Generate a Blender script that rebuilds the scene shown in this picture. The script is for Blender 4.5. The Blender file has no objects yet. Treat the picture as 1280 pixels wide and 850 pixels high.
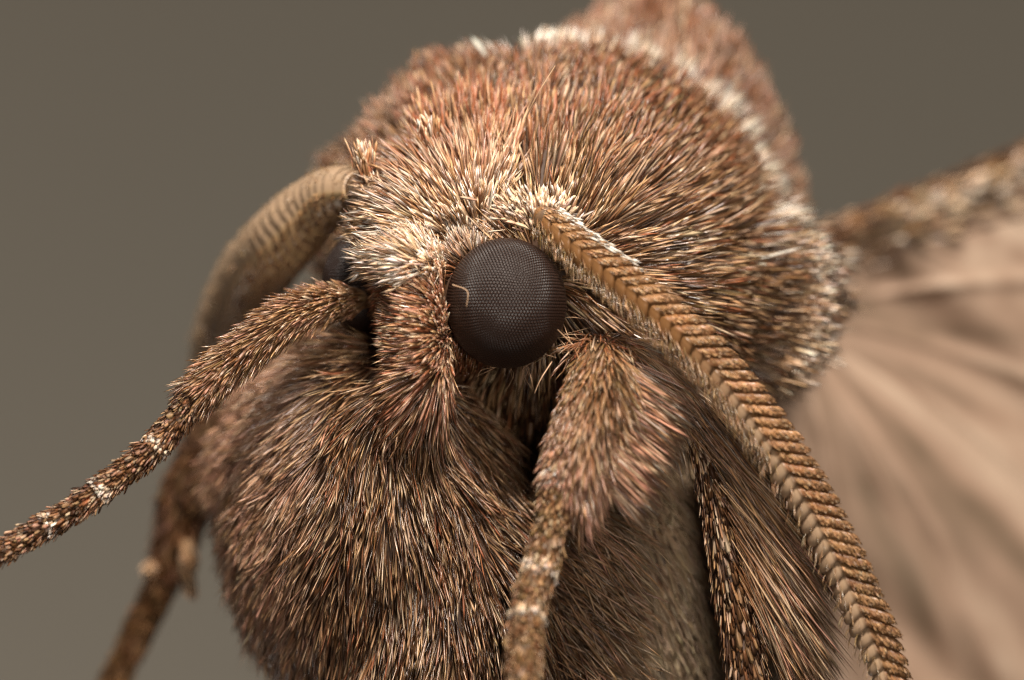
import bpy, math
import numpy as np
from mathutils import Vector, kdtree
from mathutils.bvhtree import BVHTree

# One Blender unit is one millimetre: a macro shot of a moth's head.
SC = bpy.context.scene
SC.unit_settings.system = 'METRIC'
SC.unit_settings.scale_length = 0.001
COL = SC.collection
RNG = np.random.default_rng(7)
DIST = 50.0                       # camera to the focus plane
PPU = 125.0                       # photo pixels per mm at the focus plane

# ------------------------------------------------------------------ camera
cam = bpy.data.cameras.new("camera")
cam.sensor_width = 36.0
cam.lens = 36.0 * DIST / (1280.0 / PPU)
cam.clip_start = 1.0
cam.clip_end = 1000.0
cam.dof.use_dof = True
cam.dof.focus_distance = DIST + 0.15
cam.dof.aperture_fstop = 0.115
camo = bpy.data.objects.new("camera", cam)
COL.objects.link(camo)
camo.location = (0, -DIST, 0)
camo.rotation_euler = (math.pi / 2, 0, 0)
SC.camera = camo

# ------------------------------------------------------------------ light
world = bpy.data.worlds.new("World")
SC.world = world
world.use_nodes = True
bg = world.node_tree.nodes["Background"]
bg.inputs[0].default_value = (0.9, 0.86, 0.8, 1)
bg.inputs[1].default_value = 0.03


def area(name, loc, target, size, power, color):
    l = bpy.data.lights.new(name, 'AREA')
    l.shape = 'RECTANGLE'
    l.size, l.size_y = size
    l.energy = power
    l.color = color
    o = bpy.data.objects.new(name, l)
    COL.objects.link(o)
    o.location = loc
    o.rotation_euler = (Vector(target) - Vector(loc)).to_track_quat('-Z', 'Y').to_euler()
    o["kind"] = "helper"
    return o


area("softbox_key", (2, -21, 25), (0.5, 0, 0), (6, 5), 24500, (1.0, 0.92, 0.82))
area("softbox_fill", (5, -38, 0), (1, 2, 0), (7, 7), 5800, (1.0, 0.91, 0.81))
area("softbox_rim", (-16, 8, 26), (0, 2, 0), (9, 9), 3500, (1.0, 0.94, 0.87))
area("backdrop_lamp", (-30, 40, -45), (-5, 90, -5), (30, 30), 22000, (1.0, 0.95, 0.9))

SC.view_settings.view_transform = 'Standard'
SC.view_settings.look = 'None'
SC.view_settings.exposure = 0.0
SC.view_settings.gamma = 1.0
SC.cycles.use_denoising = True
SC.cycles.denoiser = "OPENIMAGEDENOISE"
SC.cycles.denoising_input_passes = "RGB_ALBEDO_NORMAL"
SC.cycles.denoising_prefilter = "NONE"
SC.cycles.denoising_quality = "HIGH"
SC.cycles.filter_width = 1.2
SC.cycles.max_bounces = 6
SC.cycles.diffuse_bounces = 3
SC.cycles.glossy_bounces = 2
SC.cycles.transmission_bounces = 4
SC.cycles.sample_clamp_indirect = 6.0


# ------------------------------------------------------------------ helpers
def at(px, py, y=0.0):
    s = (DIST + y) / DIST / PPU
    return np.array([(px - 640.0) * s, y, (425.0 - py) * s])


def to_px(P):
    s = DIST * PPU / (DIST + P[:, 1])
    return 640.0 + P[:, 0] * s, 425.0 - P[:, 2] * s


def vec(dx, dy, dz=0.0):
    """picture direction (right, down) plus depth"""
    return np.array([dx, dz, -dy])


def unit(v):
    return v / np.maximum(np.linalg.norm(v, axis=-1, keepdims=True), 1e-9)


def sstep(a, b, x):
    t = np.clip((x - a) / (b - a), 0, 1)
    return t * t * (3 - 2 * t)


def catmull(pts, n):
    pts = np.asarray(pts, float)
    p = np.vstack([2 * pts[0] - pts[1], pts, 2 * pts[-1] - pts[-2]])
    out = []
    m = len(pts) - 1
    for u in np.linspace(0, m - 1e-6, n):
        i = int(u)
        t = u - i
        a, b, c, d = p[i], p[i + 1], p[i + 2], p[i + 3]
        out.append(0.5 * (2 * b + (c - a) * t + (2 * a - 5 * b + 4 * c - d) * t * t + (3 * b - a - 3 * c + d) * t ** 3))
    return np.array(out)


def make_mesh(name, verts, loops, starts, cols=None, smooth=True):
    me = bpy.data.meshes.new(name)
    verts = np.asarray(verts, np.float32)
    loops = np.asarray(loops, np.int32).ravel()
    starts = np.asarray(starts, np.int32).ravel()
    me.vertices.add(len(verts))
    me.vertices.foreach_set("co", verts.ravel())
    me.loops.add(len(loops))
    me.loops.foreach_set("vertex_index", loops)
    me.polygons.add(len(starts))
    me.polygons.foreach_set("loop_start", starts)
    me.polygons.foreach_set("use_smooth", np.full(len(starts), smooth))
    me.update(calc_edges=True)
    me.validate()
    if cols is not None:
        a = me.attributes.new("Col", 'FLOAT_COLOR', 'POINT')
        c = np.ones((len(verts), 4), np.float32)
        c[:, :3] = cols
        a.data.foreach_set("color", c.ravel())
    return me


def quads_mesh(name, verts, quads, cols=None, smooth=True):
    q = np.asarray(quads, np.int32)
    return make_mesh(name, verts, q, np.arange(len(q)) * 4, cols, smooth)


def link(name, me, mat, parent=None, kind=None, label=None):
    o = bpy.data.objects.new(name, me)
    COL.objects.link(o)
    if mat is not None and not me.materials:
        me.materials.append(mat)
    if parent is not None:
        o.parent = parent
    if kind:
        o["kind"] = kind
    if label:
        o["label"] = label
    return o


# ------------------------------------------------------------------ materials
def new_mat(name):
    m = bpy.data.materials.new(name)
    m.use_nodes = True
    return m, m.node_tree.nodes, m.node_tree.links, m.node_tree.nodes["Principled BSDF"]


def attr_mat(name, rough, spec, transl=0.0, bump=0.0, bscale=20.0, coat=0.0):
    m, n, l, b = new_mat(name)
    a = n.new("ShaderNodeAttribute")
    a.attribute_name = "Col"
    l.new(a.outputs["Color"], b.inputs["Base Color"])
    b.inputs["Roughness"].default_value = rough
    b.inputs["Specular IOR Level"].default_value = spec
    b.inputs["Coat Weight"].default_value = coat
    if bump:
        t = n.new("ShaderNodeTexNoise")
        t.inputs["Scale"].default_value = bscale
        t.inputs["Detail"].default_value = 6
        tc = n.new("ShaderNodeTexCoord")
        l.new(tc.outputs["Object"], t.inputs["Vector"])
        bp = n.new("ShaderNodeBump")
        bp.inputs["Strength"].default_value = bump
        bp.inputs["Distance"].default_value = 0.02
        l.new(t.outputs["Fac"], bp.inputs["Height"])
        l.new(bp.outputs[0], b.inputs["Normal"])
    if transl:
        tr = n.new("ShaderNodeBsdfTranslucent")
        l.new(a.outputs["Color"], tr.inputs["Color"])
        mx = n.new("ShaderNodeMixShader")
        mx.inputs[0].default_value = transl
        l.new(b.outputs[0], mx.inputs[1])
        l.new(tr.outputs[0], mx.inputs[2])
        l.new(mx.outputs[0], n["Material Output"].inputs[0])
    return m


def noise_mat(name, c1, c2, scale, rough, spec=0.4, bump=0.3, stretch=(1, 1, 1)):
    m, n, l, b = new_mat(name)
    tc = n.new("ShaderNodeTexCoord")
    mp = n.new("ShaderNodeMapping")
    mp.inputs["Scale"].default_value = stretch
    t = n.new("ShaderNodeTexNoise")
    t.inputs["Scale"].default_value = scale
    t.inputs["Detail"].default_value = 8
    r = n.new("ShaderNodeValToRGB")
    r.color_ramp.elements[0].position = 0.35
    r.color_ramp.elements[1].position = 0.65
    r.color_ramp.elements[0].color = (*c1, 1)
    r.color_ramp.elements[1].color = (*c2, 1)
    l.new(tc.outputs["Object"], mp.inputs[0])
    l.new(mp.outputs[0], t.inputs["Vector"])
    l.new(t.outputs["Fac"], r.inputs[0])
    l.new(r.outputs[0], b.inputs["Base Color"])
    bp = n.new("ShaderNodeBump")
    bp.inputs["Strength"].default_value = bump
    bp.inputs["Distance"].default_value = 0.03
    l.new(t.outputs["Fac"], bp.inputs["Height"])
    l.new(bp.outputs[0], b.inputs["Normal"])
    b.inputs["Roughness"].default_value = rough
    b.inputs["Specular IOR Level"].default_value = spec
    return m


M_FUR = attr_mat("hair_scales", 0.30, 0.85, 0.05)
M_SCALE = attr_mat("flat_scales", 0.45, 0.4, 0.08)
M_ANT = attr_mat("antenna_cuticle", 0.34, 0.55, 0.0)
M_SKIN = noise_mat("dark_cuticle", (0.035, 0.016, 0.008), (0.075, 0.036, 0.018), 6.0, 0.6)
M_LEG = noise_mat("leg_cuticle", (0.10, 0.055, 0.028), (0.20, 0.115, 0.06), 9.0, 0.5)
M_WING = attr_mat("wing_membrane", 0.62, 0.25, 0.0, 0.25, 9.0)
M_VEIN = noise_mat("wing_vein", (0.12, 0.07, 0.04), (0.2, 0.12, 0.07), 3.0, 0.6)
M_VEINP = noise_mat("pale_wing_vein", (0.6, 0.43, 0.31), (0.72, 0.53, 0.40), 3.0, 0.6)
M_BRISTLE = noise_mat("bristle", (0.40, 0.24, 0.14), (0.52, 0.33, 0.2), 3.0, 0.4)
M_BACK = noise_mat("grey_backdrop", (0.304, 0.270, 0.217), (0.314, 0.279, 0.226), 0.02, 0.9, 0.1, 0.0)

# ------------------------------------------------------------------ backdrop
v, q = [], []
nx, nz = 25, 13
for j in range(nz):
    for i in range(nx):
        a = (i / (nx - 1) - 0.5) * 2.2
        v.append((110 * math.sin(a), 10 + 85 * math.cos(a), -70 + 140 * j / (nz - 1)))
for j in range(nz - 1):
    for i in range(nx - 1):
        k = j * nx + i
        q.append((k, k + 1, k + nx + 1, k + nx))
back = link("backdrop", quads_mesh("backdrop", v, q), M_BACK, None, "structure")

# ------------------------------------------------------------------ the moth
moth = bpy.data.objects.new("moth", None)
COL.objects.link(moth)
moth.empty_display_size = 0.5
moth.location = (0, 2, -6)
moth["label"] = "brown furry moth seen close up from the front with a large dark compound eye"
moth["category"] = "moth"
bpy.context.view_layer.update()


def add(name, me, mat, parent=None, kind=None, label=None):
    """a part of the moth (geometry is written in world coordinates)"""
    p = parent or moth
    o = link(name, me, mat, p, kind, label)
    if p is moth:
        o.matrix_parent_inverse = moth.matrix_world.inverted()
    return o


def group(name, label=None):
    o = bpy.data.objects.new(name, None)
    COL.objects.link(o)
    o.empty_display_size = 0.3
    o.parent = moth
    o.matrix_parent_inverse = moth.matrix_world.inverted()
    if label:
        o["label"] = label
    return o


# region, px, py, rx, rz (photo pixels), depth, depth radius
BLOBS = [
    ("dome", 705, 308, 228, 230, 2.75, 2.3),
    ("dome", 550, 285, 128, 135, 4.0, 1.6),
    ("dome", 610, 225, 145, 145, 3.4, 1.7),
    ("dome", 915, 365, 98, 108, 3.1, 1.5),
    ("dome", 800, 375, 130, 105, 2.0, 1.3),
    ("rear", 810, 302, 168, 286, 5.6, 2.4),
    ("head", 562, 365, 82, 92, 0.95, 0.85),
    ("crest", 560, 262, 72, 52, 0.95, 0.55),
    ("crest", 610, 245, 66, 52, 1.15, 0.55),
    ("crest", 525, 290, 52, 40, 0.65, 0.5),
    ("frons", 520, 328, 40, 20, 0.30, 0.5),
    ("brush", 534, 380, 27, 36, 0.10, 0.42),
    ("brush", 534, 420, 28, 46, 0.10, 0.44),
    ("brush", 534, 455, 28, 40, 0.15, 0.42),
    ("chest", 475, 650, 185, 240, 2.35, 2.15),
    ("chest", 375, 600, 100, 130, 3.0, 1.5),
    ("chest", 560, 800, 185, 270, 2.4, 2.2),
    ("chest", 490, 590, 112, 125, 1.60, 1.25),
    ("chest", 508, 515, 48, 48, 0.75, 0.55),
    ("chest", 380, 515, 78, 80, 3.0, 1.1),
    ("under", 640, 510, 95, 75, 2.5, 0.8),
    ("under", 720, 470, 120, 90, 2.5, 0.9),
    ("under", 700, 560, 100, 100, 2.9, 0.9),
    ("rearchest", 815, 730, 110, 200, 2.6, 1.2),
    ("rearchest", 895, 730, 95, 190, 2.5, 1.0),
]
REG = ["dome", "rear", "head", "crest", "frons", "brush", "chest", "under", "rearchest"]


def build_body():
    import bmesh
    bm = bmesh.new()
    for (_, px, py, rx, rz, y, ry) in BLOBS:
        s = (DIST + y) / DIST / PPU
        c = at(px, py, y)
        r = bmesh.ops.create_icosphere(bm, subdivisions=4, radius=1.0)
        for vv in r['verts']:
            vv.co = Vector((c[0] + vv.co.x * rx * s, c[1] + vv.co.y * ry, c[2] + vv.co.z * rz * s))
    me = bpy.data.meshes.new("tmp")
    bm.to_mesh(me)
    bm.free()
    o = bpy.data.objects.new("tmp", me)
    COL.objects.link(o)
    rm = o.modifiers.new("r", 'REMESH')
    rm.mode = 'VOXEL'
    rm.voxel_size = 0.07
    sm = o.modifiers.new("s", 'SMOOTH')
    sm.factor = 0.5
    sm.iterations = 16
    dg = bpy.context.evaluated_depsgraph_get()
    out = bpy.data.meshes.new_from_object(o.evaluated_get(dg))
    bpy.data.objects.remove(o)
    out.name = "body"
    out.polygons.foreach_set("use_smooth", np.ones(len(out.polygons), bool))
    return out


body_me = build_body()
body_me.materials.clear()
body = add("body", body_me, M_SKIN)
body_me.calc_loop_triangles()
BV = np.zeros(len(body_me.vertices) * 3, np.float32)
body_me.vertices.foreach_get("co", BV)
BV = BV.reshape(-1, 3).astype(float)
BNV = np.zeros(len(body_me.vertices) * 3, np.float32)
body_me.vertices.foreach_get("normal", BNV)
BNV = BNV.reshape(-1, 3).astype(float)
BT = np.zeros(len(body_me.loop_triangles) * 3, np.int32)
body_me.loop_triangles.foreach_get("vertices", BT)
BT = BT.reshape(-1, 3)
BVH = BVHTree.FromPolygons([tuple(x) for x in BV], [tuple(int(i) for i in t) for t in BT])


def region_of(P):
    best = np.full(len(P), 1e9)
    reg = np.zeros(len(P), int)
    for (nm, px, py, rx, rz, y, ry) in BLOBS:
        s = (DIST + y) / DIST / PPU
        c = at(px, py, y)
        f = np.sqrt(((P[:, 0] - c[0]) / (rx * s)) ** 2 + ((P[:, 1] - c[1]) / ry) ** 2 + ((P[:, 2] - c[2]) / (rz * s)) ** 2)
        f = (f - 1) * min(rx * s, ry, rz * s)
        m = f < best
        best[m] = f[m]
        reg[m] = REG.index(nm)
    return reg


TC = BV[BT].mean(1)
TN = unit(np.cross(BV[BT[:, 1]] - BV[BT[:, 0]], BV[BT[:, 2]] - BV[BT[:, 0]]))
TA = 0.5 * np.linalg.norm(np.cross(BV[BT[:, 1]] - BV[BT[:, 0]], BV[BT[:, 2]] - BV[BT[:, 0]]), axis=1)
TREG = region_of(TC)
VIEW = unit(TC - np.array([0, -DIST, 0]))
TF = (TN * VIEW).sum(1)           # < 0 faces the camera
TW = np.where(TF < 0.3, 1.0, np.where(TF < 0.7, 0.35, 0.08))


def sample(region, n, keep=None):
    sel = TREG == REG.index(region)
    w = TA * TW * sel
    w = w / w.sum()
    idx = RNG.choice(len(w), n, p=w)
    a, b = RNG.random(n), RNG.random(n)
    f = a + b > 1
    a[f], b[f] = 1 - a[f], 1 - b[f]
    t = BT[idx]
    P = BV[t[:, 0]] * (1 - a - b)[:, None] + BV[t[:, 1]] * a[:, None] + BV[t[:, 2]] * b[:, None]
    N = unit(BNV[t[:, 0]] * (1 - a - b)[:, None] + BNV[t[:, 1]] * a[:, None] + BNV[t[:, 2]] * b[:, None])
    px, py = to_px(P)
    if keep is not None:
        k = keep(px, py, P)
        P, N, px, py = P[k], N[k], px[k], py[k]
    return P, N, px, py


EYES = [(at(633, 379, -0.02), 0.612), (at(462, 352, 1.55), 0.50)]
TS = np.array([0.0, 0.4, 0.76, 1.0])
PROF = np.array([0.55, 0.95, 0.95, 0.0])


def fur(name, parent, P, N, D, L, W, c0, c1, mat=None, bend=None, flat=0.5, prof=PROF, ts=TS, eyecut=True, label=None, roll=0.5):
    """one hair = a tapered three-sided blade with a pointed end"""
    n = len(P)
    L = np.broadcast_to(L, n).astype(float)
    W = np.broadcast_to(W, n).astype(float)
    c0 = np.broadcast_to(c0, (n, 3))
    c1 = np.broadcast_to(c1, (n, 3))
    W = W * np.exp(RNG.normal(0, 0.30, n))
    D = unit(D)
    if bend is None:
        bend = np.zeros((n, 3))
    C = P[:, None, :] + L[:, None, None] * (D[:, None, :] * ts[None, :, None] + bend[:, None, :] * (ts ** 2)[None, :, None])
    if eyecut:
        ok = np.ones(n, bool)
        for c, r in EYES:
            d = np.linalg.norm(C - c, axis=2).min(1)
            ok &= d > r * 1.03
        C, N, D, L, W, c0, c1 = C[ok], N[ok], D[ok], L[ok], W[ok], c0[ok], c1[ok]
        n = len(C)
    B1 = unit(np.cross(D, N) + 1e-6)
    B2 = unit(np.cross(D, B1))
    a = RNG.normal(0, roll, n)[:, None]
    B1, B2 = B1 * np.cos(a) + B2 * np.sin(a), B2 * np.cos(a) - B1 * np.sin(a)
    nr = len(ts)
    ang = np.array([math.radians(x) for x in (-90, 30, 150)])
    V = np.zeros((n, (nr - 1) * 3 + 1, 3))
    K = np.zeros((n, (nr - 1) * 3 + 1, 3))
    for r in range(nr - 1):
        for s in range(3):
            V[:, r * 3 + s] = C[:, r] + 0.5 * W[:, None] * prof[r] * (B1 * math.cos(ang[s]) * 1.15 - B2 * flat * math.sin(ang[s]))
            K[:, r * 3 + s] = c0 * (1 - ts[r] ** 1.5) + c1 * ts[r] ** 1.5
    V[:, -1] = C[:, -1]
    K[:, -1] = c1
    nv = (nr - 1) * 3 + 1
    lq = []
    st = []
    k = 0
    for r in range(nr - 2):
        for s in range(3):
            lq += [r * 3 + s, r * 3 + (s + 1) % 3, (r + 1) * 3 + (s + 1) % 3, (r + 1) * 3 + s]
            st.append(k)
            k += 4
    r = nr - 2
    for s in range(3):
        lq += [r * 3 + s, r * 3 + (s + 1) % 3, nv - 1]
        st.append(k)
        k += 3
    loops = (np.array(lq)[None] + (np.arange(n) * nv)[:, None]).ravel()
    starts = (np.array(st)[None] + (np.arange(n) * k)[:, None]).ravel()
    me = make_mesh(name, V.reshape(-1, 3), loops, starts, K.reshape(-1, 3))
    return add(name, me, mat or M_FUR, parent, "stuff", label)


def clump(P, D, L, size, strength):
    """pull each hair's tip towards the tip of its clump's leading hair"""
    n = len(P)
    m = max(2, n // size)
    lead = RNG.choice(n, m, replace=False)
    kd = kdtree.KDTree(m)
    for i, j in enumerate(lead):
        kd.insert(P[j], i)
    kd.balance()
    near = np.array([kd.find(p)[1] for p in P])
    tip = (P + D * L[:, None])[lead][near]
    s = (strength * RNG.random(n) ** 0.6)[:, None]
    return unit(D * (1 - s) + unit(tip - P) * s), near


def lay(N, d2, lift, jit):
    """direction along the skin from an image-plane direction, raised by lift along the normal"""
    d = np.stack([d2[0], np.zeros(len(N)), -d2[1]], 1)
    d = unit(d)
    t = unit(d - (d * N).sum(1)[:, None] * N * 0.92)
    lift = np.broadcast_to(lift, len(N))[:, None]
    return unit(t + N * lift + RNG.normal(0, jit, (len(N), 3)))


def radial(px, py, cx, cy):
    dx, dy = px - cx, py - cy
    r = np.hypot(dx, dy) + 1e-6
    return dx / r, dy / r


def pick(n, pal, w):
    pal = np.array(pal)
    c = pal[RNG.choice(len(pal), n, p=np.array(w) / sum(w))]
    return c * RNG.uniform(0.75, 1.25, (n, 1)) * RNG.uniform(0.94, 1.06, (n, 3))


def blend(a, b, t):
    return a * (1 - t[:, None]) + b * t[:, None]


def noise3(P, f, seed=0):
    r = np.random.default_rng(seed)
    o = np.zeros(len(P))
    for i in range(6):
        k = r.normal(0, f, 3)
        o += np.sin(P @ k + r.uniform(0, 6.28))
    return o / 6 ** 0.5


U = 1 / PPU
GOLD = (0.74, 0.45, 0.24)
TAN, PALE, WHITE = (0.57, 0.33, 0.165), (0.80, 0.57, 0.38), (0.88, 0.80, 0.70)
BROWN, DARK, RED, PINK, OLIVE = (0.22, 0.095, 0.038), (0.06, 0.026, 0.012), (0.40, 0.135, 0.06), (0.62, 0.33, 0.22), (0.24, 0.15, 0.058)

# --- thorax shield behind the head
P, N, px, py = sample("dome", 23500)
n = len(P)
low = sstep(120, 330, py)
L = (34 + 26 * low) * U * RNG.uniform(0.5, 1.4, n)
D = lay(N, radial(px, py, 672, 345), RNG.uniform(0.18, 0.70, n), 0.10)
D, near = clump(P, D, L, 90, 0.35)
D, near = clump(P, D, L, 9, 0.6)
c0 = blend(pick(n, [BROWN, RED, DARK, OLIVE], [3, 2.5, 3, 1.5]), pick(n, [BROWN, DARK, OLIVE], [2.5, 4, 1.5]), low)
c1 = blend(pick(n, [RED, PINK, TAN, PALE, BROWN, DARK], [2.5, 1.8, 2, 1, 3, 3]), pick(n, [TAN, PALE, GOLD, BROWN, DARK, RED], [2, 2.8, 3, 1.5, 4, 1]), low)
edge = sstep(940, 1010, px)
c1 = blend(c1, pick(n, [PALE, PINK, WHITE], [3, 3, 2]), edge * 0.8)
fur("thorax_fur", body, P, N, D, L, RNG.uniform(1.7, 3.3, n) * U, c0, c1, bend=N * 0.05 + RNG.normal(0, 0.05, (n, 3)))

# --- white tufts on the rim of the shield
rim = catmull([(596, 38), (650, 44), (700, 55), (770, 82), (845, 125), (895, 172), (928, 232), (945, 268), (968, 292), (990, 312)], 440)
rim2 = catmull([(912, 262), (922, 300), (924, 335)], 60)
rim3 = catmull([(990, 310), (1000, 360), (1000, 410), (985, 455)], 150)
RP, RN = [], []
for path, m, sp in ((rim, 850, 2.2), (rim2, 24, 14)):
    k = (len(path) * RNG.random(m) ** 0.65).astype(int)
    tuft = np.array([noise3(np.array([[kk * 0.35, 0, 0]]), 1.0, 3)[0] for kk in range(len(path))])
    k = k[RNG.random(m) < np.clip(0.62 + 0.45 * tuft[k], 0.10, 1)]
    q2 = path[k] + RNG.normal(0, sp, (len(k), 2)) * np.array([0.6, 0.6])
    for (x, yy) in q2:
        a = at(x, yy, 0.0)
        o = Vector((0, -DIST, 0))
        d = (Vector(a) - o).normalized()
        loc, nor, _, _ = BVH.ray_cast(o, d)
        if loc is None or loc.y > 4.2:
            g = o + d * (DIST + 3.0)
            loc, nor, _, _ = BVH.find_nearest(g)
        if loc is None:
            continue
        RP.append(loc)
        RN.append(nor)
P, N = np.array(RP), np.array(RN)
px, py = to_px(P)
n = len(P)
D = lay(N, radial(px, py, 700, 330), RNG.uniform(0.45, 0.85, n), 0.10)
L = RNG.uniform(40, 58, n) * U * (1 + 0.35 * sstep(780, 920, px))
fur("collar_tufts", body, P, N, D, L, RNG.uniform(2.0, 3.4, n) * U, pick(n, [PALE, WHITE, TAN], [3, 3, 1]), pick(n, [WHITE, PALE], [6, 1]),
    label="row of white scale tufts along the rim of the thorax")

# --- white shoulder fringe near the wing root
n = 1300
k = RNG.integers(0, len(rim3), n)
q2 = rim3[k] + RNG.normal(0, 11, (n, 2))
P = np.array([at(x, yy, 2.2 + RNG.uniform(-0.3, 0.5)) for x, yy in q2])
N = np.tile([0.5, -0.8, 0.2], (n, 1))
D = unit(np.stack([np.ones(n), RNG.uniform(-0.5, 0.1, n), (P[:, 2] - 0.6) * 0.35], 1) + RNG.normal(0, 0.14, (n, 3)))
fur("shoulder_fringe", body, P, N, D, RNG.uniform(18, 42, n) * U, RNG.uniform(1.6, 2.8, n) * U, pick(n, [PALE, TAN, BROWN], [2, 3, 2]), pick(n, [WHITE, PALE, TAN], [4, 2, 1.5]))

# --- hind thorax
P, N, px, py = sample("rear", 14000)
n = len(P)
D = lay(N, radial(px, py, 760, 330), RNG.uniform(0.3, 0.7, n), 0.12)
L = RNG.uniform(34, 60, n) * U
D, near = clump(P, D, L, 25, 0.8)
fur("hind_thorax_fur", body, P, N, D, L, RNG.uniform(2.6, 4.6, n) * U, pick(n, [BROWN, RED, DARK], [3, 2, 2]), pick(n, [(0.5, 0.31, 0.22), PALE, RED, BROWN, DARK], [3, 2, 1, 3, 1.5]))

# --- crest on the crown of the head
P, N, px, py = sample("crest", 4600)
n = len(P)
D = lay(N, radial(px, py + 6, 606, 300), RNG.uniform(0.25, 0.8, n), 0.14)
up = sstep(285, 205, py)
L = (46 + 14 * up) * U * RNG.uniform(0.5, 1.4, n)
D, near = clump(P, D, L, 9, 0.5)
c0 = blend(pick(n, [TAN, BROWN, DARK], [3, 3, 1]), pick(n, [RED, BROWN], [3, 2]), up)
c1 = blend(pick(n, [PALE, WHITE, TAN, BROWN], [4, 2, 2, 1.5]), pick(n, [PINK, RED, GOLD, PALE, BROWN], [1.5, 2.5, 2, 1.5, 2]), up)
fur("crown_fur", body, P, N, D, L, RNG.uniform(2.4, 4.4, n) * U, c0, c1, bend=RNG.normal(0, 0.07, (n, 3)))

# --- reddish tall tuft above the crown
n = 2600
k = RNG.random(n)
P = np.array([at(525 + 165 * a, 200 - 26 * math.sin(a * 3.14) + e, 1.0 + 0.5 * b) for a, e, b in zip(k, RNG.normal(0, 14, n), RNG.random(n))])
N = np.tile([0, -0.8, 0.6], (n, 1))
px, py = to_px(P)
dx, dy = radial(px, py, 605, 420)
D = unit(np.stack([dx, RNG.uniform(-0.05, 0.35, n), -dy], 1) + RNG.normal(0, 0.10, (n, 3)))
L = RNG.uniform(30, 66, n) * U
fur("crown_tuft", body, P, N, D, L, RNG.uniform(2.0, 3.6, n) * U, pick(n, [RED, BROWN, DARK], [2, 2, 1]), pick(n, [PINK, RED, GOLD, BROWN], [1.5, 3, 2, 2]),
    label="reddish upright tuft above the crown", bend=RNG.normal(0, 0.07, (n, 3)))

# --- small white tufts at the crown's corner
for (x, y, m) in ((457, 212, 90), (538, 176, 50), (470, 250, 50)):
    P = np.array([at(x + a, y + b, 0.7) for a, b in RNG.normal(0, 6, (m, 2))])
    D = unit(vec(-0.15, -1.0, -0.15) + RNG.normal(0, 0.2, (m, 3)))
    fur("white_tuft", body, P, np.tile([0, -1.0, 0.2], (m, 1)), D, RNG.uniform(20, 38, m) * U, RNG.uniform(2.2, 4.2, m) * U, pick(m, [RED, BROWN], [2, 2]), pick(m, [PALE, WHITE, TAN], [3, 1, 2]))

# --- head sides
P, N, px, py = sample("head", 9000)
n = len(P)
D = lay(N, radial(px, py, 600, 335), RNG.uniform(0.25, 0.6, n), 0.16)
L = RNG.uniform(18, 34, n) * U
c0 = pick(n, [DARK, BROWN, RED], [4, 2, 1.5])
pale = sstep(345, 300, py) * sstep(640, 600, px)
c1 = blend(pick(n, [BROWN, RED, TAN], [3, 2, 1]), pick(n, [PALE, WHITE], [3, 2]), pale)
fur("head_fur", body, P, N, D, L, RNG.uniform(1.8, 3.0, n) * U, c0, c1, bend=RNG.normal(0, 0.08, (n, 3)))

# --- pale shelf of scales above the face
P, N, px, py = sample("frons", 1700)
n = len(P)
d2 = radial(px, py, 640, 322)
D = lay(N, d2, RNG.uniform(0.3, 0.75, n), 0.16)
L = RNG.uniform(26, 60, n) * U
D, near = clump(P, D, L, 8, 0.6)
fur("face_shelf_fur", body, P, N, D, L, RNG.uniform(2.4, 4.6, n) * U, pick(n, [TAN, PALE, WHITE], [1.5, 3, 2]), pick(n, [WHITE, PALE, PINK, TAN], [3, 4, 0.6, 1.5]),
    bend=RNG.normal(0, 0.08, (n, 3)), label="whitish shelf of scales above the face")

# --- brown face brush
P, N, px, py = sample("brush", 3400)
n = len(P)
dx = -np.ones(n)
dy = (py - 425) / 260.0 + 1.4 * sstep(455, 495, py)
D = lay(N, (dx, dy), RNG.uniform(0.25, 0.7, n), 0.12)
L = RNG.uniform(22, 48, n) * U * (1 + 1.2 * sstep(445, 490, py))
D, near = clump(P, D, L, 8, 0.5)
fur("face_brush_fur", body, P, N, D, L, RNG.uniform(1.9, 3.4, n) * U, pick(n, [DARK, BROWN, RED], [3, 3, 2]), pick(n, [TAN, PALE, RED, PINK], [3, 2, 2, 2]),
    bend=RNG.normal(0, 0.06, (n, 3)))

# --- chest
P, N, px, py = sample("chest", 23000)
n = len(P)
ang = np.interp(px, [260, 400, 560, 680, 720, 760], [-0.62, -0.30, -0.16, -0.15, 0.6, 1.0])
ang = ang + 0.20 * noise3(P, 1.5, 5)
D = lay(N, (np.sin(ang), np.cos(ang)), RNG.uniform(0.15, 0.60, n), 0.09)
left = sstep(440, 320, px)
L = (70 - 22 * left) * U * RNG.uniform(0.45, 1.3, n)
D, near = clump(P, D, L, 120, 0.4)
D, near = clump(P, D, L, 10, 0.65)
c0 = blend(pick(n, [DARK, BROWN], [4, 2]), pick(n, [BROWN, PINK], [2, 3]), left)
c1 = blend(pick(n, [TAN, PINK, BROWN, PALE, GOLD, DARK, RED], [2, 0.8, 2, 2, 4, 4, 1.2]), pick(n, [PINK, TAN, PALE], [3, 3, 2]), left)
fur("chest_fur", body, P, N, D, L, RNG.uniform(1.4, 2.6, n) * U, c0, c1, bend=RNG.normal(0, 0.06, (n, 3)))

P, N, px, py = sample("rearchest", 9000)
n = len(P)
D = lay(N, (np.full(n, 0.45), np.ones(n)), RNG.uniform(0.08, 0.4, n), 0.12)
fur("flank_fur", body, P, N, D, RNG.uniform(26, 60, n) * U, RNG.uniform(2.0, 3.2, n) * U, pick(n, [(0.52, 0.36, 0.22), BROWN], [5, 1]), pick(n, [(0.60, 0.44, 0.28), (0.72, 0.54, 0.37)], [3, 2]))

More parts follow.
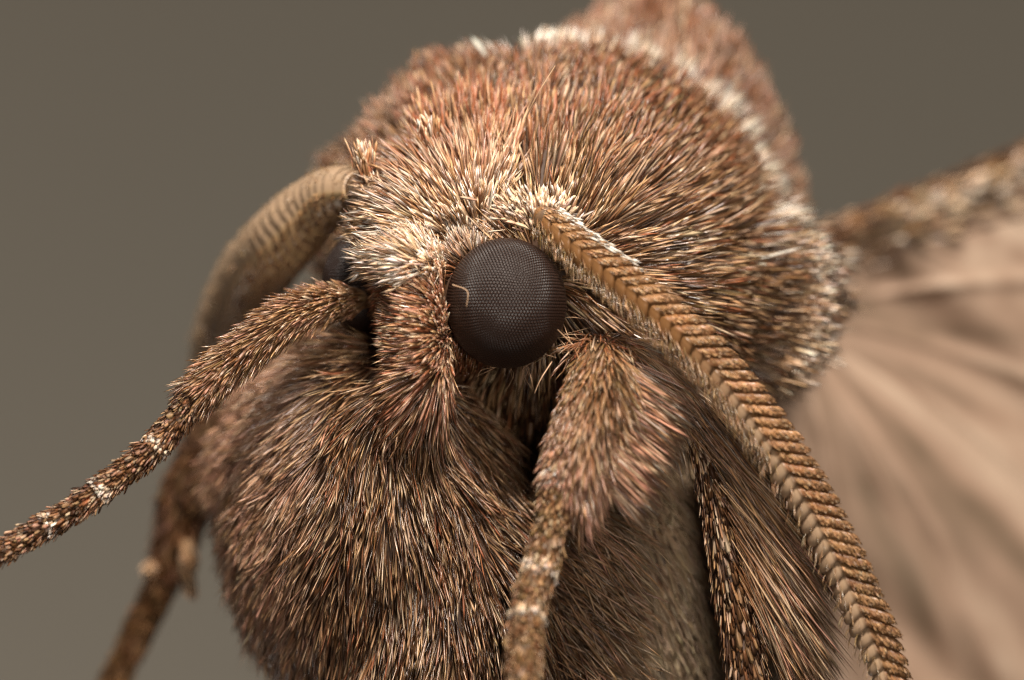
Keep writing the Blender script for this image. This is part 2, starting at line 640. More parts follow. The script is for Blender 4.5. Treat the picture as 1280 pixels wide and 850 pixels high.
P, N, px, py = sample("under", 2600)  # throat hairs coloured dark, painting in the shade below the eye
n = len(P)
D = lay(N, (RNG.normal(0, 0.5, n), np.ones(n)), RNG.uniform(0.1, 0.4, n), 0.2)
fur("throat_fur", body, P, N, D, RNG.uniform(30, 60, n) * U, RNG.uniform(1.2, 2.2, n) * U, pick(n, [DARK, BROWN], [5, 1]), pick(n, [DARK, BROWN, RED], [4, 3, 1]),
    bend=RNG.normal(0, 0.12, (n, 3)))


# ------------------------------------------------------------------ compound eyes
def make_eye(center, r, levels, label, squash=(0.98, 1.0, 1.06)):
    import bmesh
    bm = bmesh.new()
    bmesh.ops.create_icosphere(bm, subdivisions=1, radius=1.0)
    bmesh.ops.subdivide_edges(bm, edges=bm.edges[:], cuts=levels, use_grid_fill=True)
    for vt in bm.verts:
        vt.co.normalize()
    bm.verts.ensure_lookup_table()
    V, Lp, St, Kc = [], [], [], []
    for vt in bm.verts:
        nrm = vt.co.normalized()
        cs = [f.calc_center_median() for f in vt.link_faces]
        t1 = nrm.orthogonal().normalized()
        t2 = nrm.cross(t1)
        cs.sort(key=lambda c: math.atan2((c - nrm).dot(t2), (c - nrm).dot(t1)))
        m = len(cs)
        w = (cs[0] - nrm).length
        b = len(V)
        for s, h, kc in ((1.0, -0.15, 0.02), (0.74, 0.09, 0.10), (0.66, 0.145, 1.0), (0.35, 0.235, 1.0)):
            for c in cs:
                Kc.append(kc)
                c = c.normalized()
                p = nrm * (1 - s) + c * s
                V.append(p.normalized() * (1 + h * w))
        V.append(nrm * (1 + 0.265 * w))
        Kc.append(1.0)
        for ring in range(3):
            for i in range(m):
                St.append(len(Lp))
                j = (i + 1) % m
                Lp += [b + ring * m + i, b + ring * m + j, b + (ring + 1) * m + j, b + (ring + 1) * m + i]
        for i in range(m):
            St.append(len(Lp))
            Lp += [b + 3 * m + i, b + 3 * m + (i + 1) % m, b + 4 * m]
    bm.free()
    V = np.array([tuple(x) for x in V])
    V = V * r * np.array(squash) + center
    grp = group("compound_eye", label)
    me = make_mesh("facets", V, Lp, St, np.outer(Kc, EYE_COL))
    add("facets", me, M_EYE, grp, "stuff")
    return grp


EYE_COL = (0.032, 0.015, 0.010)
M_EYE = attr_mat("eye_lens", 0.36, 0.36)
make_eye(EYES[0][0], EYES[0][1], 21, "large round dark brown compound eye facing the viewer")
make_eye(EYES[1][0], EYES[1][1], 14, "dark compound eye at the far side of the head")


# ------------------------------------------------------------------ tubes
def frames(path):
    T = unit(np.gradient(path, axis=0))
    V0 = np.array([0, -1.0, 0])
    S = unit(np.cross(V0[None], T))           # to one side in the picture
    V = unit(np.cross(T, S))                  # towards the viewer
    if V[:, 1].mean() > 0:
        S, V = -S, -V
    return T, S, V


def tube(name, path, radii, mat, parent, m=16, cap=True, label=None):
    path = np.asarray(path, float)
    radii = np.asarray(radii, float)
    T, S, V = frames(path)
    k = len(path)
    a = np.linspace(0, 2 * math.pi, m, endpoint=False)
    R = path[:, None] + radii[:, None, None] * (np.cos(a)[None, :, None] * S[:, None] + np.sin(a)[None, :, None] * V[:, None])
    verts = list(R.reshape(-1, 3))
    lo, st = [], []
    for i in range(k - 1):
        for j in range(m):
            st.append(len(lo))
            lo += [i * m + j, i * m + (j + 1) % m, (i + 1) * m + (j + 1) % m, (i + 1) * m + j]
    if cap:
        for ring, pt, tt in ((0, path[0] - T[0] * radii[0] * 0.4, 1), (k - 1, path[-1] + T[-1] * radii[-1] * 0.4, -1)):
            c = len(verts)
            verts.append(pt)
            for j in range(m):
                st.append(len(lo))
                lo += [ring * m + j, ring * m + (j + 1) % m, c]
    me = make_mesh(name, np.array(verts), lo, st)
    return add(name, me, mat, parent, None, label)


def on_tube(path, radii, n, u0=0.0, u1=1.0, side=None):
    path = np.asarray(path, float)
    T, S, V = frames(path)
    u = RNG.uniform(u0, u1, n) * (len(path) - 1)
    i = np.minimum(u.astype(int), len(path) - 2)
    f = (u - i)[:, None]
    lerp = lambda A: A[i] * (1 - f) + A[i + 1] * f
    a = RNG.uniform(0, 2 * math.pi, n) if side is None else RNG.normal(side[0], side[1], n)
    Nn = unit(np.cos(a)[:, None] * lerp(S) + np.sin(a)[:, None] * lerp(V))
    r = np.interp(u, np.arange(len(path)), radii)
    return lerp(path) + Nn * r[:, None] * 0.93, Nn, unit(lerp(T)), u / (len(path) - 1)


def pts(*a, n=30):
    return catmull([at(*p) for p in a], n)


# ------------------------------------------------------------------ near foreleg
g = group("foreleg", "near foreleg with a bushy shin and banded foot")
# thigh, reaching from the throat to the knee below the eye
th = pts((850, 520, 0.75), (815, 462, 0.5), (765, 432, 0.15), n=24)
tr = np.interp(np.linspace(0, 1, 24), [0, 0.6, 1], [20, 20, 15]) * U
tube("femur", th, tr, M_SKIN, g)
P, N, T, u = on_tube(th, tr, 2600)
n = len(P)
D = unit(N * 0.35 + vec(0.66, 0.55, -0.15) + RNG.normal(0, 0.14, (n, 3)))
fur("femur_fur", g, P, N, D, RNG.uniform(40, 92, n) * U, RNG.uniform(1.5, 2.6, n) * U, pick(n, [DARK, BROWN, TAN], [2, 3, 2]), pick(n, [TAN, PALE, PINK, WHITE], [3, 5, 2, 1]),
    bend=np.tile(vec(-0.05, 0.16), (n, 1)))
# shin
sh = pts((752, 436, 0.05), (742, 480, -0.35), (722, 540, -0.6), (700, 606, -0.8), n=28)
sr = np.interp(np.linspace(0, 1, 28), [0, 0.25, 0.7, 1], [18, 32, 30, 22]) * U
tube("tibia", sh, sr, M_LEG, g)
P, N, T, u = on_tube(sh, sr, 3600, 0.0, 0.95)
n = len(P)
rt = np.clip(N[:, 0] * 1.2 + 0.1, 0, 1)
D = unit(T + N * (0.22 + 0.35 * rt[:, None]) + RNG.normal(0, 0.09, (n, 3)))
L = (30 + 40 * rt) * U * RNG.uniform(0.7, 1.3, n)
c1 = blend(pick(n, [TAN, OLIVE, PALE, BROWN], [3, 2, 1.2, 2]), pick(n, [PINK, TAN, PALE], [4, 2, 1.5]), sstep(0.35, 0.8, u))
fur("tibia_fur", g, P, N, D, L, RNG.uniform(1.8, 3.0, n) * U, pick(n, [BROWN, DARK, RED], [3, 2, 1]), c1, bend=np.tile(vec(0.0, 0.08), (n, 1)))
n = 420
P = at(752, 436, 0.0) + RNG.normal(0, 1, (n, 3)) * np.array([15, 10, 7]) * U
N = unit(P - at(748, 445, 0.1) + 1e-4)
D = unit(N * 0.8 + vec(0.15, 0.55, -0.35) + RNG.normal(0, 0.3, (n, 3)))
fur("knee_fur", g, P, N, D, RNG.uniform(22, 50, n) * U, RNG.uniform(1.6, 2.8, n) * U, pick(n, [DARK, BROWN, RED], [3, 3, 2]), pick(n, [TAN, RED, BROWN, PALE], [3, 2, 3, 1]), bend=np.tile(vec(0.0, 0.25), (n, 1)))
# bushy tuft on the outer side of the shin
P, N, T, u = on_tube(sh, sr, 1700, 0.10, 0.85, side=(0.35, 0.55))
n = len(P)
sx = np.where(N[:, 0] > 0, 1.0, -1.0)
D = unit(vec(0.58, 0.80, 0.05) + np.outer(1 - u, vec(0.45, -0.1)) + N * 0.15 + RNG.normal(0, 0.10, (n, 3)))
keepr = N[:, 0] > 0
P, N, D, u = P[keepr], N[keepr], D[keepr], u[keepr]
n = len(P)
D, near = clump(P, D, np.full(n, 0.8), 7, 0.7)
fur("tibia_tuft", g, P, N, D, RNG.uniform(50, 125, n) * U, RNG.uniform(2.0, 3.2, n) * U, pick(n, [BROWN, RED, DARK], [3, 2, 2]), pick(n, [PINK, TAN, PALE, WHITE], [4, 2, 3, 0.7]),
    label="pinkish bushy tuft on the outer side of the shin")


def scaled(name, parent, path, radii, n, pal0, pal1, ln=(12, 22), wd=(3.0, 5.5), lift=0.2, flat=0.35, u0=0.0, u1=1.0, jit=0.12, label=None):
    P, N, T, u = on_tube(path, radii, n, u0, u1)
    n = len(P)
    D = unit(T + N * lift + RNG.normal(0, jit, (n, 3)))
    fur(name, parent, P, N, D, RNG.uniform(*ln, n) * U, RNG.uniform(*wd, n) * U, pick(n, *pal0), pick(n, *pal1), mat=M_SCALE, flat=flat,
        prof=np.array([0.5, 1.0, 1.0, 0.0]), ts=np.array([0, 0.4, 0.85, 1.0]), roll=0.25, label=label)


for pp, rr, cnt in (
        (pts((700, 610, -0.82), (688, 660, -1.0), (674, 716, -1.2), n=16), (21, 19, 21), 1000),
        (pts((671, 722, -1.22), (664, 745, -1.35), (660, 768, -1.45), n=10), (21, 19, 21), 550),
        (pts((659, 774, -1.48), (656, 830, -1.8), (654, 900, -2.2), n=14), (21, 20, 20), 900)):
    rad = np.interp(np.linspace(0, 1, len(pp)), [0, 0.5, 1], rr) * U
    tube("tarsus_segment", pp, rad, M_LEG, g)
    scaled("tarsus_scales", g, pp, rad, cnt, ([BROWN, DARK], [3, 3]), ([BROWN, TAN, OLIVE, PALE], [3, 3, 2, 1]), u1=0.9)
    scaled("tarsus_band", g, pp, rad * 1.05, 260, ([PALE, TAN], [2, 1]), ([WHITE, PALE], [3, 3]), ln=(10, 16), u0=0.84, u1=0.98,
           label="white band at the end of a foot segment")
pp = pts((706, 590, -0.74), (701, 606, -0.8), n=4)
scaled("tibia_band", g, pp, np.array([27, 26, 25, 24]) * U, 420, ([PALE, WHITE], [2, 3]), ([WHITE, PALE], [4, 2]), ln=(12, 18), label="white band at the end of the shin")

# --- loose hairs fanning out of the chest beside the foot
n = 900
P = np.array([at(x, y, z) for x, y, z in zip(RNG.normal(722, 22, n), RNG.uniform(630, 850, n), RNG.uniform(0.5, 1.2, n))])
N = np.tile([0.4, -0.9, 0.1], (n, 1))
aa = np.radians(RNG.normal(38, 16, n))
D = np.stack([np.cos(aa), RNG.normal(-0.15, 0.12, n), -np.sin(aa)], 1)
D, near = clump(P, unit(D), np.full(n, 0.6), 10, 0.5)
fur("side_fan_fur", body, P, N, D, RNG.uniform(40, 105, n) * U, RNG.uniform(1.2, 2.2, n) * U, pick(n, [BROWN, DARK], [3, 3]), pick(n, [TAN, GOLD, PALE, PINK], [2, 3, 3, 1]), bend=np.tile(vec(0.02, 0.10), (n, 1)))

# ------------------------------------------------------------------ far foreleg (reaching out to the left)
g = group("foreleg", "foreleg reaching out to the left with white spots on its foot")
th = pts((455, 372, 1.2), (400, 382, 0.75), (350, 405, 0.45), (290, 452, 0.2), (252, 488, 0.05), n=26)
tr = np.interp(np.linspace(0, 1, 26), [0, 0.5, 1], [15, 22, 17]) * U
tube("tibia", th, tr, M_LEG, g)
P, N, T, u = on_tube(th, tr, 3600)
n = len(P)
D = unit(T + N * 0.32 + RNG.normal(0, 0.12, (n, 3)))
fur("tibia_fur", g, P, N, D, RNG.uniform(20, 46, n) * U, RNG.uniform(1.6, 2.8, n) * U, pick(n, [DARK, BROWN, OLIVE], [3, 3, 1]), pick(n, [TAN, PINK, BROWN, PALE], [3, 2, 3, 1]))
for a, b, r0, r1, y0, y1 in (((248, 490), (196, 556), 17, 15, 0.05, -0.1), ((192, 560), (126, 612), 15, 14, -0.1, -0.2),
                             ((122, 615), (62, 655), 14, 13, -0.2, -0.3), ((58, 657), (-30, 704), 13, 13, -0.3, -0.45)):
    pp = pts((*a, y0), ((a[0] + b[0]) / 2, (a[1] + b[1]) / 2 + 2, (y0 + y1) / 2), (*b, y1), n=14)
    rad = np.linspace(r0, r1, 14) * U * (1 - 0.10 * np.sin(np.linspace(0, math.pi, 14)))
    tube("tarsus_segment", pp, rad, M_LEG, g)
    scaled("tarsus_scales", g, pp, rad, 620, ([BROWN, DARK, RED], [3, 3, 1]), ([BROWN, TAN, PALE, DARK, PINK], [3, 2, 1.5, 2, 1]), lift=0.35, ln=(11, 22), wd=(2.6, 4.6))
    scaled("tarsus_band", g, pp, rad * 1.1, 150, ([PALE, WHITE], [2, 3]), ([WHITE, PALE], [4, 2]), ln=(9, 15), u0=0.85, u1=0.99, lift=0.3,
           label="white spot at the end of a foot segment")

# ------------------------------------------------------------------ blurred middle leg at the left
g = group("middle_leg", "blurred middle leg hanging behind the chest at the left")
pp = pts((300, 500, 4.2), (255, 580, 4.4), (228, 640, 4.6), (212, 708, 4.8), n=24)
rad = np.interp(np.linspace(0, 1, 24), [0, 0.6, 1], [42, 34, 22]) * U
tube("femur", pp, rad, M_LEG, g)
scaled("femur_fur", g, pp, rad, 1600, ([BROWN, DARK], [3, 2]), ([BROWN, TAN, PINK], [3, 1, 1]), ln=(20, 36), wd=(2.5, 4.5))
pp = pts((212, 712, 4.8), (185, 765, 5.0), (125, 890, 5.3), n=20)
rad = np.linspace(19, 18, 20) * U
tube("tibia", pp, rad, M_LEG, g)
scaled("tibia_scales", g, pp, rad, 1200, ([BROWN, DARK], [3, 1]), ([BROWN, OLIVE, TAN], [3, 2, 1]), ln=(18, 30), wd=(2.5, 4.5))
for a, b in (((222, 700, 4.6), (238, 738, 4.4)), ((206, 700, 4.7), (186, 712, 4.6)), ((232, 672, 4.4), (236, 712, 4.3))):
    pp = pts(a, ((a[0] + b[0]) / 2 + 2, (a[1] + b[1]) / 2, a[2]), b, n=8)
    rad = np.array([5, 8, 9, 9, 9, 8, 6, 3]) * U
    tube("spur", pp, rad * 0.8, M_LEG, g)
    scaled("spur_scales", g, pp, rad, 120, ([BROWN, TAN], [1, 1]), ([TAN, PALE], [1, 1]), ln=(10, 18))

# ------------------------------------------------------------------ middle leg at the right with its fringe
g = group("middle_leg", "dark scaled middle leg with a long pale hair fringe")
pp = pts((868, 530, 0.55), (885, 580, 0.35), (905, 680, 0.2), (925, 790, 0.1), (940, 890, 0.0), n=34)
rad = np.interp(np.linspace(0, 1, 34), [0, 0.3, 1], [14, 17, 26]) * U
tube("tibia", pp, rad, M_SKIN, g)
scaled("tibia_scales", g, pp, rad, 1900, ([DARK, BROWN], [4, 2]), ([DARK, BROWN, PALE, TAN], [4, 2, 2, 2]), ln=(20, 38), wd=(3.0, 5.6), lift=0.16, jit=0.08)
n = 2600
k = RNG.random(n)
path = pts((868, 512, 0.35), (886, 540, 0.3), (905, 590, 0.25), (922, 660, 0.2), (934, 740, 0.15), n=60)
i = (k ** 1.25 * 59).astype(int)
P = path[i] + RNG.normal(0, 1, (n, 3)) * np.array([9, 14, 9]) * U
N = np.tile([0.3, -0.9, 0.3], (n, 1))
th_ = np.radians(np.interp(i / 59.0, [0, 0.5, 1], [49, 53, 61]) + RNG.normal(0, 7, n))
D = np.stack([np.cos(th_), RNG.normal(-0.05, 0.10, n), -np.sin(th_)], 1)
L = np.interp(i / 59.0, [0, 1], [215, 165]) * U * RNG.uniform(0.45, 1.25, n)
D, near = clump(P, unit(D), L, 18, 0.5)
fur("hair_fringe", g, P, N, D, L, RNG.uniform(1.6, 2.8, n) * U, pick(n, [BROWN, DARK, TAN], [4, 2, 2]), pick(n, [TAN, PALE, PINK, BROWN], [4, 5, 2, 1]),
    bend=np.tile(vec(0.02, 0.05), (n, 1)) + RNG.normal(0, 0.02, (n, 3)))


# ------------------------------------------------------------------ antennae
def antenna(label, ctrl, width, dense, pitch_px, base_white=True):
    g = group("antenna", label)
    path = catmull([at(*c) for c in ctrl], 900)
    T, S, V = frames(path)
    if S[:, 0].mean() < 0:
        S, V = -S, -V
        V = -V if V[:, 1].mean() > 0 else V
    seg = np.linalg.norm(np.diff(path, axis=0), axis=1)
    s = np.concatenate([[0], np.cumsum(seg)])
    total = s[-1]
    pitch = pitch_px * U
    count = int(total / pitch)
    nd = 200 if dense else 60
    if dense:
        phi = np.concatenate([np.radians(np.linspace(-105, 115, 230, endpoint=False)), np.radians(np.linspace(115, 255, 40, endpoint=False))])
    else:
        phi = np.radians(np.linspace(0, 360, 60, endpoint=False))
    m = len(phi)
    prof = [(-0.04, 0.72), (0.08, 0.84), (0.30, 0.965), (0.58, 1.03), (0.82, 1.03), (0.98, 0.94), (1.00, 0.76)]
    if not dense:
        prof = [(-0.35, 0.88), (0.05, 0.92), (0.35, 0.965), (0.70, 1.0), (0.95, 1.0), (1.03, 0.965), (1.0, 0.88)]
    samp = lambda A, x: np.stack([np.interp(x, s, A[:, j]) for j in range(3)], -1)
    SP, SN, SD, SL, SW, S0, S1 = [], [], [], [], [], [], []
    CP, CN, CD, CL = [], [], [], []
    for k in range(count):
        f = (k + 0.5) / count
        r = np.interp(f, [0, 0.08, 0.3, 0.6, 0.85, 1], width) * U * 0.5 * (RNG.uniform(0.95, 1.05) if dense else RNG.uniform(0.99, 1.01))
        c0 = np.interp(f, [0, 0.3, 0.5, 1], [-0.05, -0.1, -0.22, -0.2])
        cph = np.cos(phi)
        dors = sstep(c0 - 0.13, c0 + 0.13, cph)
        ds = np.where(cph > c0, 0.85 * (cph - c0), 0.42 * (c0 - cph)) * r
        rows = []
        cols = []
        wob = RNG.normal(0, 0.012 if dense else 0.002, m)
        wob = np.convolve(np.concatenate([wob[-4:], wob, wob[:4]]), np.ones(9) / 9, 'valid')
        base_d = np.array(pick(1, [(0.25, 0.115, 0.047), (0.20, 0.088, 0.034), (0.29, 0.145, 0.062)], [1, 1, 1])[0])
        nak0 = np.array((0.21, 0.10, 0.037))
        nak1 = np.array((0.38, 0.255, 0.16))
        base_n = nak0 + (nak1 - nak0) * float(sstep(0.30, 0.52, f))
        if not dense:
            base_d, base_n = base_d * 0.4 + np.array((0.40, 0.28, 0.15)), nak1 * 1.05
        for (vv, rr) in prof:
            x = s[0] + (k + vv) * pitch + ds - 0.4 * r
            rib = 0.026 * np.cos(phi * 66 + k) * dors * (1.0 if dense else 0.0) * (1.0 if vv > 0 else 0.3)
            rad = r * ((rr + rib) * dors + ((0.80 + (rr - 0.80) * 0.7) if dense else rr * 0.97) * (1 - dors) + wob * 0.6)
            x = np.clip(x, 0, total)
            c = samp(path, x)
            p = c + rad[:, None] * (cph[:, None] * samp(S, x) + np.sin(phi)[:, None] * samp(V, x))
            rows.append(p)
            tint = 1.0 + 0.3 * np.cos(phi * 66 + k) * (1 if dense else 0)
            cols.append((base_d[None] * tint[:, None]) * dors[:, None] + base_n[None] * (1 - dors[:, None]))
        vts = np.concatenate(rows)
        kc = np.concatenate(cols)
        qd = []
        for a in range(len(prof) - 1):
            j = np.arange(m)
            qd.append(np.stack([a * m + j, a * m + (j + 1) % m, (a + 1) * m + (j + 1) % m, (a + 1) * m + j], 1))
        me = quads_mesh("antenna_segment", vts, np.concatenate(qd), kc)
        add("antenna_segment", me, M_ANT, g)
        # fine scales over the lip of the segment
        ns = (90 if dense else 40)
        ph = RNG.uniform(-0.5, np.arccos(np.clip(c0 + 0.05, -1, 1)), ns)
        cp = np.cos(ph)
        x = np.clip((k + RNG.uniform(0.25, 0.75, ns)) * pitch + 0.85 * (cp - c0) * r - 0.4 * r, 0, total)
        nn = cp[:, None] * samp(S, x) + np.sin(ph)[:, None] * samp(V, x)
        SP.append(samp(path, x) + nn * r * 0.985)
        SN.append(nn)
        SD.append(samp(T, x) * 0.8 + nn * 0.16 + samp(S, x) * 0.15 + RNG.normal(0, 0.06, (ns, 3)))
        SL.append(RNG.uniform(7, 12, ns) * U)
        SW.append(RNG.uniform(1.6, 2.6, ns) * U)
        wt = float(sstep(0.24, 0.06, f)) * (1.0 if base_white else 0.1)
        wmask = (RNG.random(ns) < 0.8 * wt * np.clip(cp * 2.2 - 1.2, 0, 1))
        a0 = pick(ns, [(0.34, 0.17, 0.07), TAN, BROWN], [3, 1.5, 1.5])
        a1 = pick(ns, [(0.36, 0.19, 0.085), TAN, PALE], [3, 2, 0.8 + 2 * wt])
        a0[wmask] = WHITE
        a1[wmask] = WHITE
        S0.append(a0)
        S1.append(a1)
        if base_white and f < 0.17:
            q = 7
            ph = RNG.normal(0.25, 0.25, q)
            cp = np.cos(ph)
            x = np.clip((k + RNG.uniform(0.0, 0.9, q)) * pitch + 0.6 * cp * r - 0.2 * r, 0, total)
            nn = cp[:, None] * samp(S, x) + np.sin(ph)[:, None] * samp(V, x)
            SP.append(samp(path, x) + nn * r)
            SN.append(nn)
            SD.append(samp(T, x) + nn * 0.3 + RNG.normal(0, 0.12, (q, 3)))
            SL.append(RNG.uniform(13, 20, q) * U)
            SW.append(RNG.uniform(4, 7.5, q) * U)
            S0.append(np.tile(WHITE, (q, 1)))
            S1.append(np.tile(WHITE, (q, 1)))
        # sensory bristles along the naked side
        nc = 34 if (dense and f < 0.55) else 8
        ph = RNG.uniform(2.0, 3.4, nc)
        x = np.clip((k + RNG.random(nc)) * pitch, 0, total)
        nn = np.cos(ph)[:, None] * samp(S, x) + np.sin(ph)[:, None] * samp(V, x)
        CP.append(samp(path, x) + nn * r * 0.86)
        CN.append(nn)
        CD.append(nn * 0.8 + samp(T, x) * 0.45 + RNG.normal(0, 0.12, (nc, 3)))
        CL.append(RNG.uniform(12, 22, nc) * U)
    fur("antenna_scales", g, np.concatenate(SP), np.concatenate(SN), np.concatenate(SD), np.concatenate(SL), np.concatenate(SW), np.concatenate(S0), np.concatenate(S1),
        mat=M_SCALE, flat=0.4, eyecut=False, roll=0.2, prof=np.array([0.7, 1.0, 0.95, 0.0]))
    CP = np.concatenate(CP)
    nn = len(CP)
    CT = np.concatenate(CD)
    fur("antenna_bristles", g, CP, np.concatenate(CN), CT, np.concatenate(CL), RNG.uniform(1.0, 1.6, nn) * U, pick(nn, [BROWN, OLIVE], [1, 1]), pick(nn, [TAN, PALE, OLIVE], [2, 1, 2]),
        eyecut=True, bend=np.tile(vec(0.25, 0.35), (nn, 1)))
    # root joint
    pp = np.stack([samp(path, np.array([x]))[0] for x in np.linspace(0, 1.2 * pitch, 6)])
    pp[0] -= T[0] * 0.08
    tube("scape", pp, np.array([0.5, 0.9, 1.05, 1.0, 0.95, 0.8]) * width[0] * U * 0.55, M_LEG, g)
    return g


antenna("near antenna curving down to the right with ribbed orange brown segments",
        [(676, 266, -0.05), (712, 298, -0.22), (770, 345, -0.4), (835, 398, -0.5), (898, 462, -0.5), (955, 535, -0.45), (1012, 625, -0.4), (1058, 715, -0.35), (1095, 800, -0.3), (1122, 880, -0.25)],
        (34, 46, 55, 60, 56, 47), True, 18.0)
antenna("far antenna, blurred, curving down behind the left leg",
        [(450, 236, 1.3), (405, 250, 2.1), (350, 300, 2.9), (310, 355, 4.2), (285, 420, 5.0), (275, 480, 5.4)],
        (44, 72, 92, 100, 100, 95), False, 19.0, base_white=False)

# ------------------------------------------------------------------ forewing
g = group("forewing", "pale folded forewing, blurred, at the right")


def wing_pt(px, py):
    ridge = (px - 1060) * 0.66 - (py - 470) * 0.75
    y = 6.8 + (px - 1040) * 0.004 + 0.22 * math.sin(ridge / 44.0) + 0.07 * math.sin(ridge / 17.0 + 1) - 0.0012 * max(0, py - 420)
    return at(px, py, y)


def edge_y(px):
    return 292 - (px - 1030) * 0.41


VEINS = np.array([-14, 9, 27, 33, 49, 55, 71.0])


def wing_relief(px, py):
    dx, dy = px - 985.0, py - 392.0
    r = math.hypot(dx, dy)
    t = math.degrees(math.atan2(dy, dx)) - 0.02 * r
    ridge = float(np.exp(-((t - VEINS) / 2.0) ** 2).sum())
    return r, t, ridge


v, q, wc = [], [], []
nu, nv_ = 110, 170
WB, WP, WD = np.array((0.33, 0.22, 0.155)), np.array((0.52, 0.385, 0.285)), np.array((0.16, 0.11, 0.073))
for layer in (0.0, 0.05):
    for j in range(nv_):
        for i in range(nu):
            px_ = 890 + 480 * i / (nu - 1)
            e = edge_y(max(px_, 1010))
            py_ = e + (960 - e) * j / (nv_ - 1)
            p = wing_pt(px_, py_)
            r_, t_, rg = wing_relief(px_, py_)
            v.append((p[0], p[1] + layer - 0.08 * rg * min(1.0, r_ / 150.0), p[2]))
            wc.append((px_, py_, r_, t_, rg))
wc = np.array(wc)
px_, py_, r_, t_, rg = wc.T
n1 = noise3(np.stack([t_ * 0.30, r_ * 0.012, r_ * 0 + 3], 1), 0.55, 21)
n2 = noise3(np.stack([t_ * 0.8, r_ * 0.03, r_ * 0 + 9], 1), 0.55, 22)
n3 = noise3(np.stack([px_ * 0.045, py_ * 0.06, r_ * 0 + 5], 1), 0.9, 23)
n4 = noise3(np.stack([px_ * 0.12, py_ * 0.16, r_ * 0 + 5], 1), 0.9, 24)
hi = sstep(450, 330, py_)
k = (0.34 * rg + 0.55 * n1 + 0.25 * n2) * (1 - 0.6 * hi) + (0.10 + 0.28 * hi) * n3 + (0.05 + 0.20 * hi) * n4
wc = WB + (WP - WB) * np.clip(k, 0, 1)[:, None] + (WD - WB) * np.clip(-0.95 * k - 0.05, 0, 1)[:, None]
o_ = nu * nv_
for j in range(nv_ - 1):
    for i in range(nu - 1):
        k = j * nu + i
        q.append((k, k + nu, k + nu + 1, k + 1))
        q.append((o_ + k, o_ + k + 1, o_ + k + nu + 1, o_ + k + nu))
for i in range(nu - 1):
    q.append((i, i + 1, o_ + i + 1, o_ + i))
add("membrane", quads_mesh("membrane", v, q, np.array(wc)), M_WING, g)


def wing_line(a, b, sag, n=20, off=0.02):
    out = []
    for t in np.linspace(0, 1, n):
        x = a[0] + (b[0] - a[0]) * t
        y = a[1] + (b[1] - a[1]) * t + sag * math.sin(math.pi * t)
        p = wing_pt(x, y)
        out.append((p[0], p[1] + off, p[2]))
    return np.array(out)


cost = []
for t in np.linspace(0, 1, 30):
    x = 1025 + 330 * t
    p = wing_pt(x, edge_y(x) + 4)
    cost.append((p[0], p[1] - 0.05, p[2]))
cost = np.array(cost)
crad = np.interp(np.linspace(0, 1, 30), [0, 0.3, 1], [14, 13, 11]) * U
tube("leading_edge", cost, crad, M_VEIN, g)
scaled("leading_edge_scales", g, cost, crad, 2200, ([BROWN, DARK], [3, 3]), ([BROWN, DARK, TAN, PALE], [4, 3, 1.5, 1]), ln=(14, 28), wd=(3, 6), lift=0.2)
for a, b, sag, rr, mt in (((1160, 302), (1340, 256), -2, 4.5, M_VEIN), ((1080, 600), (1165, 650), -10, 3.5, M_VEIN)):
    w = wing_line(a, b, sag)
    tube("vein", w, np.full(len(w), rr * U) * np.linspace(1, 0.8, len(w)), mt, g, m=10)
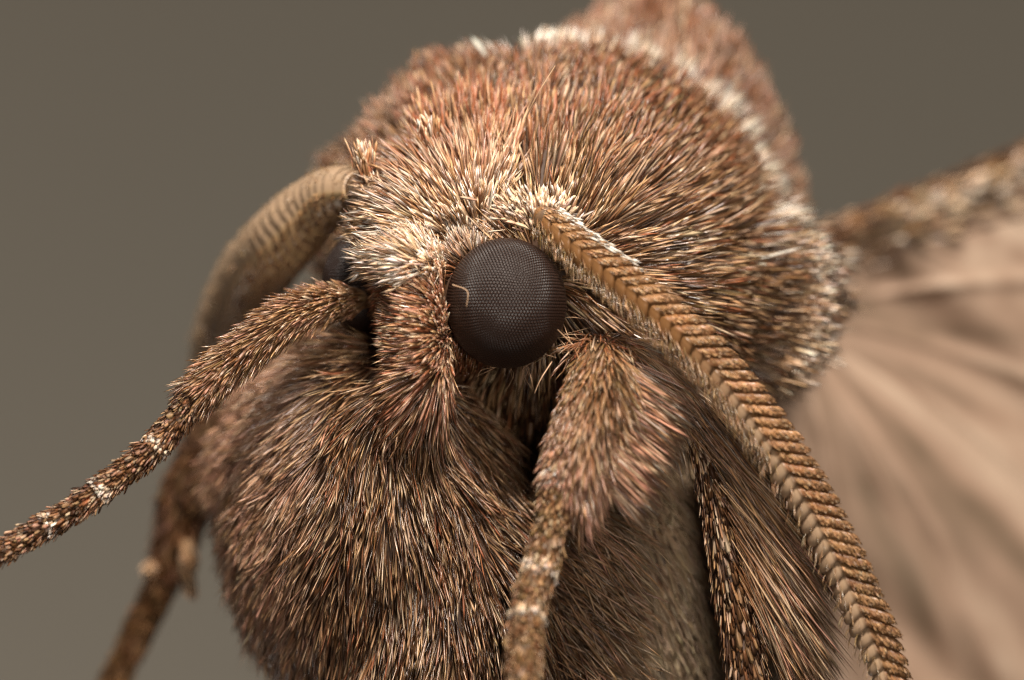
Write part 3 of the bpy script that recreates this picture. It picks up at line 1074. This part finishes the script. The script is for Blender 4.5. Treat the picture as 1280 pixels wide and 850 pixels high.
# loose pale and brown scales just below the leading edge
n = 220
xx = RNG.uniform(1030, 1350, n)
dd = RNG.gamma(1.5, 13.0, n) + 4
P = np.array([wing_pt(x, edge_y(x) + d) + np.array([0, -0.12, 0]) for x, d in zip(xx, dd)])
ang = np.radians(-18 + RNG.normal(0, 12, n))
D = np.stack([np.cos(ang), RNG.uniform(-0.12, 0.0, n), -np.sin(ang)], 1)
fur("wing_scales", g, P, np.tile([0, -1.0, 0.1], (n, 1)), D, RNG.uniform(20, 50, n) * U, RNG.uniform(5, 11, n) * U,
    pick(n, [PALE, TAN], [3, 2]), pick(n, [WHITE, PALE, TAN], [2, 3, 2]), mat=M_SCALE, flat=0.2, eyecut=False, roll=0.2)

# ------------------------------------------------------------------ single long bristles
def bristle(a, b, c, w, parent=body, colr=PALE):
    pp = pts(a, b, c, n=14)
    tube("bristle", pp, np.linspace(w, w * 0.35, 14) * U, M_BRISTLE, parent, m=6)


bristle((655, 152, 0.3), (672, 118, 0.15), (694, 82, 0.2), 1.3)
bristle((566, 356, -0.45), (584, 364, -0.62), (583, 384, -0.66), 0.8)
bristle((690, 452, -0.1), (676, 474, -0.2), (668, 492, -0.2), 1.0)
bristle((715, 430, -0.1), (700, 415, -0.2), (690, 405, -0.3), 1.0)

for k in range(22):
    t = RNG.uniform(0.1, 1.75)
    z = RNG.uniform(-0.15, 0.25)
    r0, r1 = RNG.uniform(74, 82), RNG.uniform(92, 116)
    t1 = t + RNG.normal(0, 0.16)
    bristle((633 + r0 * math.cos(t), 378 + r0 * 1.05 * math.sin(t), z + 0.1), (633 + (r0 + r1) / 2 * math.cos((t + t1) / 2 + RNG.normal(0, 0.05)), 378 + (r0 + r1) / 2 * math.sin((t + t1) / 2), z - 0.05),
            (633 + r1 * math.cos(t1), 380 + r1 * math.sin(t1), z), RNG.uniform(0.4, 0.7))

# --- pale scales round the root of the near antenna
n = 260
P = np.array([at(670 + a, 266 + b, -0.06) for a, b in RNG.normal(0, 1, (n, 2)) * np.array([22, 9])])
N = np.tile([0.1, -0.9, 0.4], (n, 1))
px, py = to_px(P)
dx, dy = radial(px, py, 672, 300)
D = unit(np.stack([dx * 0.9 - 0.25, RNG.uniform(-0.9, -0.2, n), -dy], 1) + RNG.normal(0, 0.25, (n, 3)))
fur("antenna_root_scales", body, P, N, D, RNG.uniform(16, 30, n) * U, RNG.uniform(2.6, 5, n) * U, pick(n, [PALE, TAN, PINK], [3, 2, 1]), pick(n, [WHITE, PALE], [2, 3]), mat=M_SCALE, flat=0.3)
